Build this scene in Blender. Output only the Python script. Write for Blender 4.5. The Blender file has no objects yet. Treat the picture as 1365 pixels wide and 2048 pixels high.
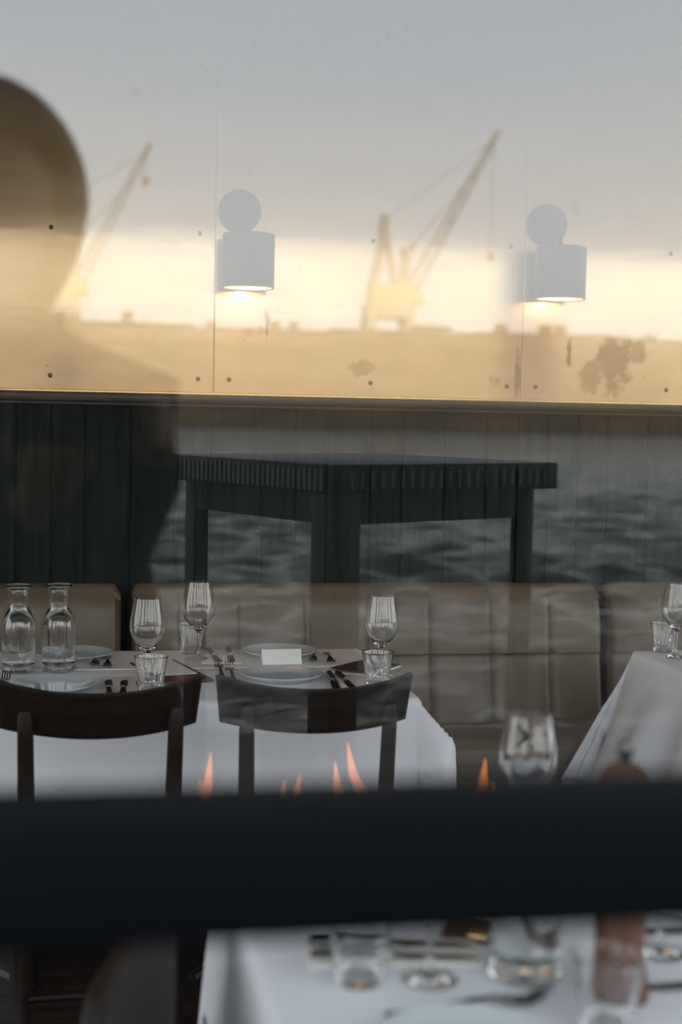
import bpy, bmesh, math, random
import numpy as np
from mathutils import Vector, Matrix
random.seed(7)
S = bpy.context.scene
COL = S.collection
PI = math.pi
R = math.radians

# ------------------------------------------------------------------ camera
# world: X along the restaurant, +Y into the room, window glass at Y = 0, dining floor Z = 0, terrace deck Z = 0.2
EYE = Vector((0, -0.75, 1.42))
YAW, PITCH, ROLL = R(10.4), R(3.85), R(1.12)
fw = Vector((math.sin(YAW) * math.cos(PITCH), math.cos(YAW) * math.cos(PITCH), -math.sin(PITCH)))
rt = Vector((math.cos(YAW), -math.sin(YAW), 0))
up = rt.cross(fw)
rt2 = rt * math.cos(ROLL) + up * math.sin(ROLL)
up2 = up * math.cos(ROLL) - rt * math.sin(ROLL)
CAMROT = Matrix((rt2, up2, -fw)).transposed().to_4x4()
cam = bpy.data.cameras.new('camera')
cam.sensor_fit = 'VERTICAL'
cam.sensor_height = 36
cam.sensor_width = 24
cam.lens = 50.0
cam.clip_start = 0.005
cam.clip_end = 2000
cam.dof.use_dof = True
cam.dof.focus_distance = 3.66
cam.dof.aperture_fstop = 2.3
camo = bpy.data.objects.new('camera', cam)
camo.matrix_world = Matrix.Translation(EYE) @ CAMROT
COL.objects.link(camo)
S.camera = camo

# ------------------------------------------------------------------ sky, sun, exposure
SKY = 3.6
w = bpy.data.worlds.new('sky')
S.world = w
w.use_nodes = True
nt = w.node_tree
nt.nodes.clear()
o = nt.nodes.new('ShaderNodeOutputWorld')
bg = nt.nodes.new('ShaderNodeBackground')
tc = nt.nodes.new('ShaderNodeTexCoord')
sep = nt.nodes.new('ShaderNodeSeparateXYZ')
mp = nt.nodes.new('ShaderNodeMapping')
mp.inputs['Scale'].default_value = (2.2, 2.2, 9)
nz = nt.nodes.new('ShaderNodeTexNoise')
nz.inputs['Scale'].default_value = 1.6
nz.inputs['Detail'].default_value = 4
ma = nt.nodes.new('ShaderNodeMath'); ma.operation = 'MULTIPLY_ADD'
ma.inputs[1].default_value = 0.07
mb_ = nt.nodes.new('ShaderNodeMath'); mb_.operation = 'SUBTRACT'; mb_.inputs[1].default_value = 0.035
rp = nt.nodes.new('ShaderNodeValToRGB')
L = nt.links.new
L(tc.outputs['Generated'], sep.inputs[0]); L(tc.outputs['Generated'], mp.inputs[0]); L(mp.outputs[0], nz.inputs['Vector'])
L(nz.outputs['Fac'], ma.inputs[0]); L(sep.outputs['Z'], ma.inputs[2]); L(ma.outputs[0], mb_.inputs[0]); L(mb_.outputs[0], rp.inputs[0])
L(rp.outputs[0], bg.inputs['Color']); bg.inputs['Strength'].default_value = SKY; L(bg.outputs[0], o.inputs[0])
ramp = [(0.0, (.78, .77, .74)), (0.05, (.79, .805, .80)), (0.11, (.90, .905, .885)), (0.2, (.88, .905, .92)), (0.29, (.75, .82, .88)), (0.45, (.70, .78, .86)), (1.0, (.55, .61, .68))]
el = rp.color_ramp.elements
while len(el) < len(ramp):
    el.new(0.5)
for e, (p, c) in zip(el, ramp):
    e.position = p
    e.color = (*c, 1)
sl = bpy.data.lights.new('sun', 'SUN')
sl.energy = 7.0
sl.color = (1, .80, .55)
sl.angle = R(1.5)
so = bpy.data.objects.new('sun', sl)
so.rotation_euler = Vector((-.30, -.95, -.27)).to_track_quat('-Z', 'Y').to_euler()
so.location = (20, 60, 25)
COL.objects.link(so)
vs = S.view_settings
vs.view_transform = 'Standard'
vs.look = 'None'
vs.exposure = 0.18
vs.gamma = 1.0
vs.use_curve_mapping = False
cy = S.cycles
cy.max_bounces = 18
cy.diffuse_bounces = 5
cy.glossy_bounces = 8
cy.transmission_bounces = 16
cy.transparent_max_bounces = 24
cy.use_denoising = True
cy.sample_clamp_indirect = 12


# ------------------------------------------------------------------ materials
def new_mat(name):
    m = bpy.data.materials.new(name)
    m.use_nodes = True
    m.node_tree.nodes.clear()
    out = m.node_tree.nodes.new('ShaderNodeOutputMaterial')
    return m, m.node_tree, out


def pbr(name, col, rough=.5, metal=0, spec=.5, col2=None, nscale=8, stretch=(1, 1, 1), bump=0, bscale=60, rvar=0, coat=0, contrast=(.35, .65), bstretch=None, detail=5):
    m, t, out = new_mat(name)
    b = t.nodes.new('ShaderNodeBsdfPrincipled')
    t.links.new(b.outputs[0], out.inputs[0])
    b.inputs['Base Color'].default_value = (*col, 1)
    b.inputs['Roughness'].default_value = rough
    b.inputs['Metallic'].default_value = metal
    b.inputs['Specular IOR Level'].default_value = spec
    b.inputs['Coat Weight'].default_value = coat
    tc = t.nodes.new('ShaderNodeTexCoord')

    def noise(scale, st):
        mp = t.nodes.new('ShaderNodeMapping')
        mp.inputs['Scale'].default_value = st
        n = t.nodes.new('ShaderNodeTexNoise')
        n.inputs['Scale'].default_value = scale
        n.inputs['Detail'].default_value = detail
        t.links.new(tc.outputs['Object'], mp.inputs[0])
        t.links.new(mp.outputs[0], n.inputs['Vector'])
        return n
    if col2:
        n = noise(nscale, stretch)
        r = t.nodes.new('ShaderNodeValToRGB')
        r.color_ramp.elements[0].position = contrast[0]
        r.color_ramp.elements[1].position = contrast[1]
        r.color_ramp.elements[0].color = (*col, 1)
        r.color_ramp.elements[1].color = (*col2, 1)
        t.links.new(n.outputs['Fac'], r.inputs[0])
        t.links.new(r.outputs[0], b.inputs['Base Color'])
        if rvar:
            mr = t.nodes.new('ShaderNodeMapRange')
            mr.inputs['To Min'].default_value = rough
            mr.inputs['To Max'].default_value = rough + rvar
            t.links.new(n.outputs['Fac'], mr.inputs[0])
            t.links.new(mr.outputs[0], b.inputs['Roughness'])
    if bump:
        n2 = noise(bscale, bstretch or stretch)
        bp = t.nodes.new('ShaderNodeBump')
        bp.inputs['Strength'].default_value = bump
        bp.inputs['Distance'].default_value = .01
        t.links.new(n2.outputs['Fac'], bp.inputs['Height'])
        t.links.new(bp.outputs[0], b.inputs['Normal'])
    return m


def glass(name, ior=1.5, col=(1, 1, 1), rough=0):
    m, t, out = new_mat(name)
    g = t.nodes.new('ShaderNodeBsdfGlass')
    g.inputs['IOR'].default_value = ior
    g.inputs['Color'].default_value = (*col, 1)
    g.inputs['Roughness'].default_value = rough
    t.links.new(g.outputs[0], out.inputs[0])
    return m


def pane_mat(name, f0, tint=(1, 1, 1)):
    """clear sheet glass: straight-through transmission plus Schlick reflection"""
    m, t, out = new_mat(name)
    lw = t.nodes.new('ShaderNodeLayerWeight'); lw.inputs['Blend'].default_value = .5
    p = t.nodes.new('ShaderNodeMath'); p.operation = 'POWER'; p.inputs[1].default_value = 5
    a = t.nodes.new('ShaderNodeMath'); a.operation = 'MULTIPLY_ADD'; a.inputs[1].default_value = 1 - f0; a.inputs[2].default_value = f0
    tr = t.nodes.new('ShaderNodeBsdfTransparent'); tr.inputs[0].default_value = (*tint, 1)
    gl = t.nodes.new('ShaderNodeBsdfGlossy'); gl.inputs['Roughness'].default_value = 0
    mx = t.nodes.new('ShaderNodeMixShader')
    k = t.links.new
    k(lw.outputs['Facing'], p.inputs[0]); k(p.outputs[0], a.inputs[0]); k(a.outputs[0], mx.inputs[0])
    k(tr.outputs[0], mx.inputs[1]); k(gl.outputs[0], mx.inputs[2]); k(mx.outputs[0], out.inputs[0])
    return m


def emit(name, col, s):
    m, t, out = new_mat(name)
    e = t.nodes.new('ShaderNodeEmission')
    e.inputs[0].default_value = (*col, 1)
    e.inputs[1].default_value = s
    t.links.new(e.outputs[0], out.inputs[0])
    return m


def brass_mat():
    m, t, out = new_mat('brass sheet')
    N = t.nodes.new
    k = t.links.new
    b = N('ShaderNodeBsdfPrincipled')
    b.inputs['Metallic'].default_value = 1
    tc = N('ShaderNodeTexCoord')

    def noise(scale, st, detail=5, rough=.55):
        mp = N('ShaderNodeMapping'); mp.inputs['Scale'].default_value = st
        n = N('ShaderNodeTexNoise'); n.inputs['Scale'].default_value = scale
        n.inputs['Detail'].default_value = detail; n.inputs['Roughness'].default_value = rough
        k(tc.outputs['Object'], mp.inputs[0]); k(mp.outputs[0], n.inputs['Vector'])
        return n

    def ramp(n, stops):
        r = N('ShaderNodeValToRGB'); e = r.color_ramp.elements
        while len(e) < len(stops):
            e.new(.5)
        for q, (p, c) in zip(e, stops):
            q.position = p; q.color = (*c, 1)
        k(n.outputs['Fac'], r.inputs[0])
        return r
    base = ramp(noise(2.2, (1, 1, 2.5)), [(.30, (.57, .43, .265)), (.55, (.645, .495, .31)), (.75, (.59, .45, .285))])
    stain = ramp(noise(5.5, (1, 1, .8), 7, .62), [(.26, (.40, .28, .18)), (.34, (1, 1, 1))])
    specks = ramp(noise(40, (1, 1, 1), 2), [(.24, (.4, .3, .2)), (.29, (1, 1, 1))])
    m1 = N('ShaderNodeMixRGB'); m1.blend_type = 'MULTIPLY'; m1.inputs[0].default_value = .7
    m2 = N('ShaderNodeMixRGB'); m2.blend_type = 'MULTIPLY'; m2.inputs[0].default_value = .6
    k(base.outputs[0], m1.inputs[1]); k(stain.outputs[0], m1.inputs[2]); k(m1.outputs[0], m2.inputs[1]); k(specks.outputs[0], m2.inputs[2])
    # tarnish patches and drips, each with its own place on the sheets
    wob = noise(16, (1, 1, 1), 4)
    mask = None
    for x, z, rx, rz_, amt in ((1.775, 1.595, .060, .13, .6), (1.70, 1.57, .05, .06, .5), (1.615, 1.635, .012, .075, .7), (.588, 1.70, .009, .085, .6), (1.435, 1.58, .010, .09, .6), (.90, 1.575, .05, .03, .35), (1.86, 1.64, .03, .05, .5)):
        vm = N('ShaderNodeMapping'); vm.vector_type = 'POINT'
        vm.inputs['Scale'].default_value = (1 / rx, 0, 1 / rz_); vm.inputs['Location'].default_value = (-x / rx, 0, -z / rz_)
        ln = N('ShaderNodeVectorMath'); ln.operation = 'LENGTH'
        ad = N('ShaderNodeMath'); ad.operation = 'MULTIPLY_ADD'; ad.inputs[1].default_value = 3.2; ad.inputs[2].default_value = -1.6
        sm = N('ShaderNodeMath'); sm.operation = 'ADD'
        fr_ = N('ShaderNodeMapRange'); fr_.interpolation_type = 'SMOOTHSTEP'
        fr_.inputs['From Min'].default_value = 1.05; fr_.inputs['From Max'].default_value = .35; fr_.inputs['To Min'].default_value = 0; fr_.inputs['To Max'].default_value = amt
        k(tc.outputs['Object'], vm.inputs[0]); k(vm.outputs[0], ln.inputs[0]); k(wob.outputs['Fac'], ad.inputs[0])
        k(ln.outputs['Value'], sm.inputs[0]); k(ad.outputs[0], sm.inputs[1]); k(sm.outputs[0], fr_.inputs[0])
        if mask is None:
            mask = fr_.outputs[0]
        else:
            mxn = N('ShaderNodeMath'); mxn.operation = 'MAXIMUM'; k(mask, mxn.inputs[0]); k(fr_.outputs[0], mxn.inputs[1]); mask = mxn.outputs[0]
    m3 = N('ShaderNodeMixRGB'); m3.inputs[2].default_value = (.20, .125, .075, 1)
    k(mask, m3.inputs[0]); k(m2.outputs[0], m3.inputs[1]); m2 = m3
    k(m2.outputs[0], b.inputs['Base Color'])
    mr = N('ShaderNodeMapRange'); mr.inputs['To Min'].default_value = .06; mr.inputs['To Max'].default_value = .14
    k(noise(3, (1.2, 1, 8)).outputs['Fac'], mr.inputs[0]); k(mr.outputs[0], b.inputs['Roughness'])
    bp = N('ShaderNodeBump'); bp.inputs['Strength'].default_value = .03; bp.inputs['Distance'].default_value = .01
    k(noise(3.5, (1, 1, 3), 3).outputs['Fac'], bp.inputs['Height']); k(bp.outputs[0], b.inputs['Normal'])
    b2 = N('ShaderNodeBsdfPrincipled'); b2.inputs['Metallic'].default_value = 1; b2.inputs['Roughness'].default_value = .38
    k(m2.outputs[0], b2.inputs['Base Color']); k(bp.outputs[0], b2.inputs['Normal'])
    ms = N('ShaderNodeMixShader'); ms.inputs[0].default_value = .66
    k(b.outputs[0], ms.inputs[1]); k(b2.outputs[0], ms.inputs[2]); k(ms.outputs[0], out.inputs[0])
    return m


M = dict(
    brass=brass_mat(),
    board=pbr('painted boards', (.009, .0135, .0125), .65, col2=(.017, .023, .021), nscale=5, stretch=(9, 1, .6), bump=.25, bscale=14, bstretch=(14, 1, .5), spec=.10),
    nail=pbr('nail heads', (.004, .004, .004), .6),
    ledge=pbr('dark ledge', (.055, .045, .036), .38, col2=(.035, .03, .026), nscale=6, stretch=(.5, 8, 8)),
    ledgegold=pbr('brass lip', (.86, .62, .28), .22, 1),
    leather=pbr('worn leather', (.110, .084, .056), .42, col2=(.175, .138, .096), nscale=5, bump=.22, bscale=22, spec=.4, contrast=(.3, .7)),
    plinth=pbr('dark plinth', (.012, .011, .010), .5),
    cloth=pbr('white linen', (.72, .72, .74), .85, col2=(.77, .77, .79), nscale=3, bump=.10, bscale=9, spec=.2),
    runner=pbr('pale linen', (.74, .68, .66), .85, col2=(.78, .73, .71), nscale=3, bump=.12, bscale=9, spec=.2),  # warm tint puts the brass wall's reflected light into the cloth colour
    napkin=pbr('paper napkin', (.70, .67, .62), .8, spec=.2),
    bent=pbr('dark bentwood', (.008, .005, .0035), .42, col2=(.017, .010, .0065), nscale=7, stretch=(1, 6, 8), bump=.04, bscale=20, spec=.18),
    porc=pbr('white porcelain', (.56, .60, .61), .12, spec=.6, coat=.3),
    steel=pbr('steel', (.42, .42, .42), .16, 1),
    dsteel=pbr('dark steel', (.10, .098, .095), .22, 1),
    menu=pbr('brown board', (.060, .026, .016), .45, col2=(.085, .040, .024), nscale=9, stretch=(1, 5, 1)),
    maroon=pbr('maroon cover', (.022, .009, .010), .38),
    paper=pbr('paper', (.76, .74, .72), .8),
    card=pbr('cream card', (.80, .79, .71), .8),
    mill=pbr('red brown wood', (.085, .034, .018), .34, col2=(.14, .055, .030), nscale=6, stretch=(6, 6, .6), spec=.3),
    clipm=pbr('brass clip', (.75, .55, .26), .3, 1),
    glass=glass('clear glass', 1.5),
    water=glass('drinking water', 1.33, (.97, .99, .985)),
    pane=pane_mat('window glass', .080),
    frame=pbr('black frame paint', (.0022, .0028, .0038), .6, spec=.05),
    lamp=pbr('blackened lamp metal', (.012, .012, .012), .5, spec=.3),
    lampin=pbr('lamp lining', (.75, .55, .33), .5),
    bulb=emit('lamp glow', (1, .58, .26), 5),
    plaster=pbr('cream plaster', (.72, .66, .55), .8, col2=(.68, .62, .52)),
    plaster_dark=pbr('side wall paint', (.05, .06, .055), .7),
    ceil=pbr('dark ceiling', (.022, .022, .018), .8),
    floor=pbr('dark floor boards', (.014, .010, .008), .75, spec=.15, col2=(.035, .024, .016), nscale=4, stretch=(.6, 8, 1)),
    ext=pbr('outside cladding', (.03, .032, .035), .7),
    deck=pbr('dark deck', (.012, .012, .012), .75, col2=(.02, .02, .02), nscale=4, stretch=(.6, 6, 1), spec=.15),
    dwood=pbr('black stained wood', (.004, .0045, .0045), .5, col2=(.006, .0065, .0065), nscale=5, stretch=(6, 1, 1), spec=.15),
    slat=pbr('grey slats', (.05, .055, .054), .5),
    firebox=pbr('charred steel', (.01, .01, .011), .5),
    flame=emit('flame', (1, .30, .10), 5.0),
    coat=pbr('black wool', (.008, .009, .010), .9, spec=.1, bump=.1, bscale=80),
    skin=pbr('skin', (.16, .09, .06), .6, spec=.2),
    hair=pbr('dark hair', (.008, .006, .004), .6, spec=.2, bump=.3, bscale=40, bstretch=(6, 6, .5)),
    rubber=pbr('black rubber', (.01, .01, .01), .6),
    craney=pbr('faded yellow paint', (.80, .72, .50), .6, col2=(.76, .67, .45), nscale=.3),
    craneg=pbr('grey green paint', (.64, .61, .53), .6),
    hook=pbr('orange hook', (.8, .28, .05), .5),
    shed=pbr('shed cladding', (.36, .29, .20), .8, col2=(.27, .215, .15), nscale=.05, stretch=(1, 1, .3)),
    roof=pbr('shed roof', (.26, .21, .15), .8),
    quay=pbr('quay stone', (.10, .08, .055), .9, col2=(.06, .05, .038), nscale=.06, stretch=(1, 1, 4)),
    black=pbr('camera black', (.008, .008, .008), .4),
    wick=pbr('lens glass', (.01, .01, .015), .05),
)


def water_mat():
    m, t, out = new_mat('river water')
    b = t.nodes.new('ShaderNodeBsdfPrincipled')
    b.inputs['Base Color'].default_value = (.012, .014, .011, 1)
    b.inputs['Roughness'].default_value = .14
    b.inputs['IOR'].default_value = 1.33
    tc = t.nodes.new('ShaderNodeTexCoord')
    mp = t.nodes.new('ShaderNodeMapping'); mp.inputs['Scale'].default_value = (.5, 1.2, 1)
    n = t.nodes.new('ShaderNodeTexNoise'); n.inputs['Scale'].default_value = 2.2; n.inputs['Detail'].default_value = 6
    bp = t.nodes.new('ShaderNodeBump'); b.inputs['Specular IOR Level'].default_value = .30; bp.inputs['Strength'].default_value = 1.0; bp.inputs['Distance'].default_value = .30
    k = t.links.new
    k(tc.outputs['Object'], mp.inputs[0]); k(mp.outputs[0], n.inputs['Vector']); k(n.outputs['Fac'], bp.inputs['Height'])
    m2 = t.nodes.new('ShaderNodeMapping'); m2.inputs['Scale'].default_value = (.03, .22, 1)
    n2 = t.nodes.new('ShaderNodeTexNoise'); n2.inputs['Scale'].default_value = 1.6; n2.inputs['Detail'].default_value = 6
    mr = t.nodes.new('ShaderNodeMapRange'); mr.inputs['From Min'].default_value = .35; mr.inputs['From Max'].default_value = .65
    mr.inputs['To Min'].default_value = .10; mr.inputs['To Max'].default_value = .34
    k(tc.outputs['Object'], m2.inputs[0]); k(m2.outputs[0], n2.inputs['Vector']); k(n2.outputs['Fac'], mr.inputs[0]); k(mr.outputs[0], b.inputs['Specular IOR Level'])
    k(bp.outputs[0], b.inputs['Normal']); k(b.outputs[0], out.inputs[0])
    return m


M['river'] = water_mat()


# ------------------------------------------------------------------ mesh helpers
class MB:
    def __init__(s):
        s.v = []; s.f = []; s.mi = []; s.m = 0

    def add(s, vs, fs, M4=None):
        b = len(s.v)
        s.v += [tuple(M4 @ Vector(p)) if M4 else tuple(p) for p in vs]
        s.f += [tuple(b + i for i in f) for f in fs]
        s.mi += [s.m] * len(fs)
        return s

    def box(s, x0, x1, y0, y1, z0, z1, M4=None):
        vs = [(x, y, z) for x in (x0, x1) for y in (y0, y1) for z in (z0, z1)]
        return s.add(vs, [(0, 1, 3, 2), (4, 6, 7, 5), (0, 4, 5, 1), (2, 3, 7, 6), (0, 2, 6, 4), (1, 5, 7, 3)], M4)

    def lathe(s, prof, n=48, M4=None, mod=None, closed=False):
        """prof: list of (r, z); a point with r = 0 becomes a pole"""
        vs = []; rings = []
        for r, z in prof:
            if r <= 1e-7:
                rings.append([len(vs)]); vs.append((0, 0, z))
            else:
                rings.append(list(range(len(vs), len(vs) + n)))
                for i in range(n):
                    a = 2 * PI * i / n
                    q = r * (mod(a, z) if mod else 1)
                    vs.append((q * math.cos(a), q * math.sin(a), z))
        fs = []
        pairs = list(zip(rings[:-1], rings[1:]))
        if closed:
            pairs.append((rings[-1], rings[0]))
        for a, b in pairs:
            for i in range(n):
                j = (i + 1) % n
                if len(a) == 1 and len(b) == 1:
                    continue
                if len(a) == 1:
                    fs.append((a[0], b[j], b[i]))
                elif len(b) == 1:
                    fs.append((a[i], a[j], b[0]))
                else:
                    fs.append((a[i], a[j], b[j], b[i]))
        return s.add(vs, fs, M4)

    def tube(s, pts, rad, n=10, M4=None, flat=1.0, axis=None):
        """swept tube with caps; flat squeezes the cross-section along the second frame axis"""
        pts = [Vector(p) for p in pts]
        rr = rad if isinstance(rad, (list, tuple)) else [rad] * len(pts)
        vs = []; fs = []
        ref = Vector(axis) if axis else None
        for i, p in enumerate(pts):
            t = (pts[min(i + 1, len(pts) - 1)] - pts[max(i - 1, 0)]).normalized()
            a = ref if ref else (Vector((0, 0, 1)) if abs(t.z) < .9 else Vector((1, 0, 0)))
            u = t.cross(a).normalized(); v = t.cross(u).normalized()
            for k in range(n):
                q = 2 * PI * k / n
                vs.append(p + u * rr[i] * math.cos(q) + v * rr[i] * flat * math.sin(q))
        for i in range(len(pts) - 1):
            for k in range(n):
                j = (k + 1) % n
                fs.append((i * n + k, i * n + j, (i + 1) * n + j, (i + 1) * n + k))
        fs.append(tuple(range(n - 1, -1, -1)))
        fs.append(tuple((len(pts) - 1) * n + k for k in range(n)))
        return s.add(vs, fs, M4)

    def slab(s, sec, M4=None):
        """sec: list of (y, halfwidth, z, thickness, xc) cross-sections joined into one strip along +Y"""
        vs = []; fs = []
        for y, h, z, th, xc in sec:
            vs += [(xc - h, y, z), (xc + h, y, z), (xc + h * .9, y, z + th), (xc - h * .9, y, z + th)]
        n = len(sec)
        for i in range(n - 1):
            a, b = 4 * i, 4 * i + 4
            for k in range(4):
                j = (k + 1) % 4
                fs.append((a + k, a + j, b + j, b + k))
        fs.append((3, 2, 1, 0)); fs.append((4 * n - 4, 4 * n - 3, 4 * n - 2, 4 * n - 1))
        return s.add(vs, fs, M4)

    def grid(s, nu, nv, fn, M4=None, flip=False):
        vs = [fn(i / (nu - 1), j / (nv - 1)) for j in range(nv) for i in range(nu)]
        fs = []
        for j in range(nv - 1):
            for i in range(nu - 1):
                q = (j * nu + i, j * nu + i + 1, (j + 1) * nu + i + 1, (j + 1) * nu + i)
                fs.append(q[::-1] if flip else q)
        return s.add(vs, fs, M4)

    def shell(s, nu, nv, front, back, M4=None):
        """closed sheet with thickness: front/back(u, v) surfaces and a rim"""
        a = [front(i / (nu - 1), j / (nv - 1)) for j in range(nv) for i in range(nu)]
        b = [back(i / (nu - 1), j / (nv - 1)) for j in range(nv) for i in range(nu)]
        o = nu * nv; fs = []
        for j in range(nv - 1):
            for i in range(nu - 1):
                q = (j * nu + i, j * nu + i + 1, (j + 1) * nu + i + 1, (j + 1) * nu + i)
                fs.append(q); fs.append(tuple(o + x for x in q[::-1]))
        rim = [i for i in range(nu)] + [j * nu + nu - 1 for j in range(1, nv)] + [(nv - 1) * nu + i for i in range(nu - 2, -1, -1)] + [j * nu for j in range(nv - 2, 0, -1)]
        for p, q in zip(rim, rim[1:] + rim[:1]):
            fs.append((q, p, o + p, o + q))
        return s.add(a + b, fs, M4)

    def build(s, name, mats, parent=None, bevel=0, seg=2, sharp=35, solid=0, subsurf=0, flat=False):
        me = bpy.data.meshes.new(name)
        me.from_pydata(s.v, [], s.f)
        bm = bmesh.new(); bm.from_mesh(me)
        for f, k in zip(bm.faces, s.mi):
            f.material_index = k
        bmesh.ops.recalc_face_normals(bm, faces=bm.faces)
        if bevel:
            es = [e for e in bm.edges if len(e.link_faces) == 2 and e.calc_face_angle(0) > R(40)]
            bmesh.ops.bevel(bm, geom=es, offset=bevel, segments=seg, affect='EDGES', profile=.5)
        bm.to_mesh(me); bm.free()
        for m in (mats if isinstance(mats, (list, tuple)) else [mats]):
            me.materials.append(m)
        if not flat:
            me.shade_smooth()
            me.set_sharp_from_angle(angle=R(sharp))
        ob = bpy.data.objects.new(name, me)
        COL.objects.link(ob)
        if parent:
            ob.parent = parent
        if solid:
            md = ob.modifiers.new('thickness', 'SOLIDIFY'); md.thickness = solid; md.offset = 0
        if subsurf:
            md = ob.modifiers.new('smooth', 'SUBSURF'); md.levels = subsurf; md.render_levels = subsurf
        return ob


def tag(ob, label=None, cat=None, group=None, kind=None):
    if label: ob['label'] = label
    if cat: ob['category'] = cat
    if group: ob['group'] = group
    if kind: ob['kind'] = kind
    return ob


def thing(name, label, cat, loc=(0, 0, 0), rz=0, group=None, kind=None):
    e = bpy.data.objects.new(name, None)
    e.empty_display_size = .05
    COL.objects.link(e)
    e.location = loc
    e.rotation_euler = (0, 0, rz)
    return tag(e, label, cat, group, kind)


def dup(root, loc, rz=None, label=None, group=None):
    r = root.copy(); COL.objects.link(r); r.location = loc
    if rz is not None:
        r.rotation_euler = (0, 0, rz)
    if label: r['label'] = label
    if group: r['group'] = group

    def rec(src, dst):
        for ch in list(src.children):
            c = ch.copy(); COL.objects.link(c); c.parent = dst
            rec(ch, c)
    rec(root, r)
    return r


def struct(mb, name, mats, parent=None, **kw):
    ob = mb.build(name, mats, parent, **kw)
    ob['kind'] = 'structure'
    return ob


# ------------------------------------------------------------------ the room
WY = 3.85        # brass-clad back wall
X0, X1 = -3.2, 5.2
CH = 3.15
struct(MB().box(X0, X1, -.06, WY + .1, -.15, 0), 'floor', M['floor'])
struct(MB().box(X0 - .15, X1 + .15, -.12, WY + .25, CH, CH + .2), 'ceiling', M['ceil'])
for nm, xa, xb in (('wall_left', X0 - .15, X0), ('wall_right', X1, X1 + .15)):
    sw = MB()
    sw.box(xa, xb, -.12, WY + .25, -.8, .55); sw.box(xa, xb, -.12, WY + .25, 2.6, CH)
    sw.box(xa, xb, -.12, .35, .55, 2.6); sw.box(xa, xb, WY - .25, WY + .25, .55, 2.6)  # wall left open in the middle for the added daylight windows
    struct(sw, nm, M['plaster_dark'])
wall = struct(MB().box(X0, X1, WY + .012, WY + .2, 0, CH), 'wall_back', M['plaster_dark'])

# brass sheets above the ledge
seams = [-2.678, -1.646, -.614, .418, 1.450, 2.482, 3.514, 4.546]
rng = random.Random(3)
for i, (a, b) in enumerate(zip(seams[:-1], seams[1:])):
    p = struct(MB().box(a + .0012, b - .0012, WY - .001, WY + .010, 1.487, 3.05), 'brass_panel', M['brass'], wall, bevel=.0006, seg=1)
    for z in (1.531, 1.993, 2.515):
        for x in (a + .05, (a + b) / 2, b - .05):
            if not (-.4 < x < 2.2):
                continue
            T = Matrix.Translation((x, WY - .001, z)) @ Matrix.Rotation(R(90), 4, 'X')
            MB().lathe([(0, -.001), (.0075, -.001), (.0075, .0012), (.006, .0028), (.0025, .0034), (.002, .0022), (0, .002)], 14, T).build('screw', M['dsteel'], p)

# ledge with its brass lip, tongue-and-groove boards below
lg = MB().box(X0, X1, WY - .052, WY + .012, 1.452, 1.478)
lg.box(X0, X1, WY - .030, WY + .012, 1.440, 1.452)
lg = struct(lg, 'trim_1', M['ledge'], bevel=.002)
struct(MB().box(X0, X1, WY - .052, WY - .001, 1.478, 1.487), 'lip', M['ledgegold'], lg, bevel=.002)
bx = [-.201, -.093, .011, .155, .303, .407, .577, .686, .792, .937, 1.043, 1.189, 1.332, 1.441, 1.546, 1.652, 1.758, 1.902]
edges = list(bx)
pat = [.105, .145, .11, .15, .105, .17, .11]
i = 0
while edges[0] > X0:
    edges.insert(0, edges[0] - pat[i % 7]); i += 1
while edges[-1] < X1:
    edges.append(edges[-1] + pat[i % 7]); i += 1
edges[0], edges[-1] = X0, X1
bd = MB()
for a, b in zip(edges[:-1], edges[1:]):
    if b - a < .02:
        continue
    d = rng.uniform(0, .0015)
    g, c, f = .0036, .0018, WY - .014 + d
    bd.m = 0
    bd.add([(a + g, WY + .006, .02), (a + g, f + c, .02), (a + g + c, f, .02), (b - g - c, f, .02), (b - g, f + c, .02), (b - g, WY + .006, .02),
            (a + g, WY + .006, 1.442), (a + g, f + c, 1.442), (a + g + c, f, 1.442), (b - g - c, f, 1.442), (b - g, f + c, 1.442), (b - g, WY + .006, 1.442)],
           [(0, 1, 7, 6), (1, 2, 8, 7), (2, 3, 9, 8), (3, 4, 10, 9), (4, 5, 11, 10), (5, 4, 3, 2, 1, 0), (6, 7, 8, 9, 10, 11)])
    bd.m = 1
    for x in (a + .022, b - .022):
        T = Matrix.Translation((x, f, 1.257 + rng.uniform(-.004, .004))) @ Matrix.Rotation(R(90), 4, 'X')
        bd.lathe([(0, .0008), (.0035, .0006), (.0038, -.002)], 8, T)
struct(bd, 'board_panelling', [M['board'], M['nail']], wall, sharp=20)

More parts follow.
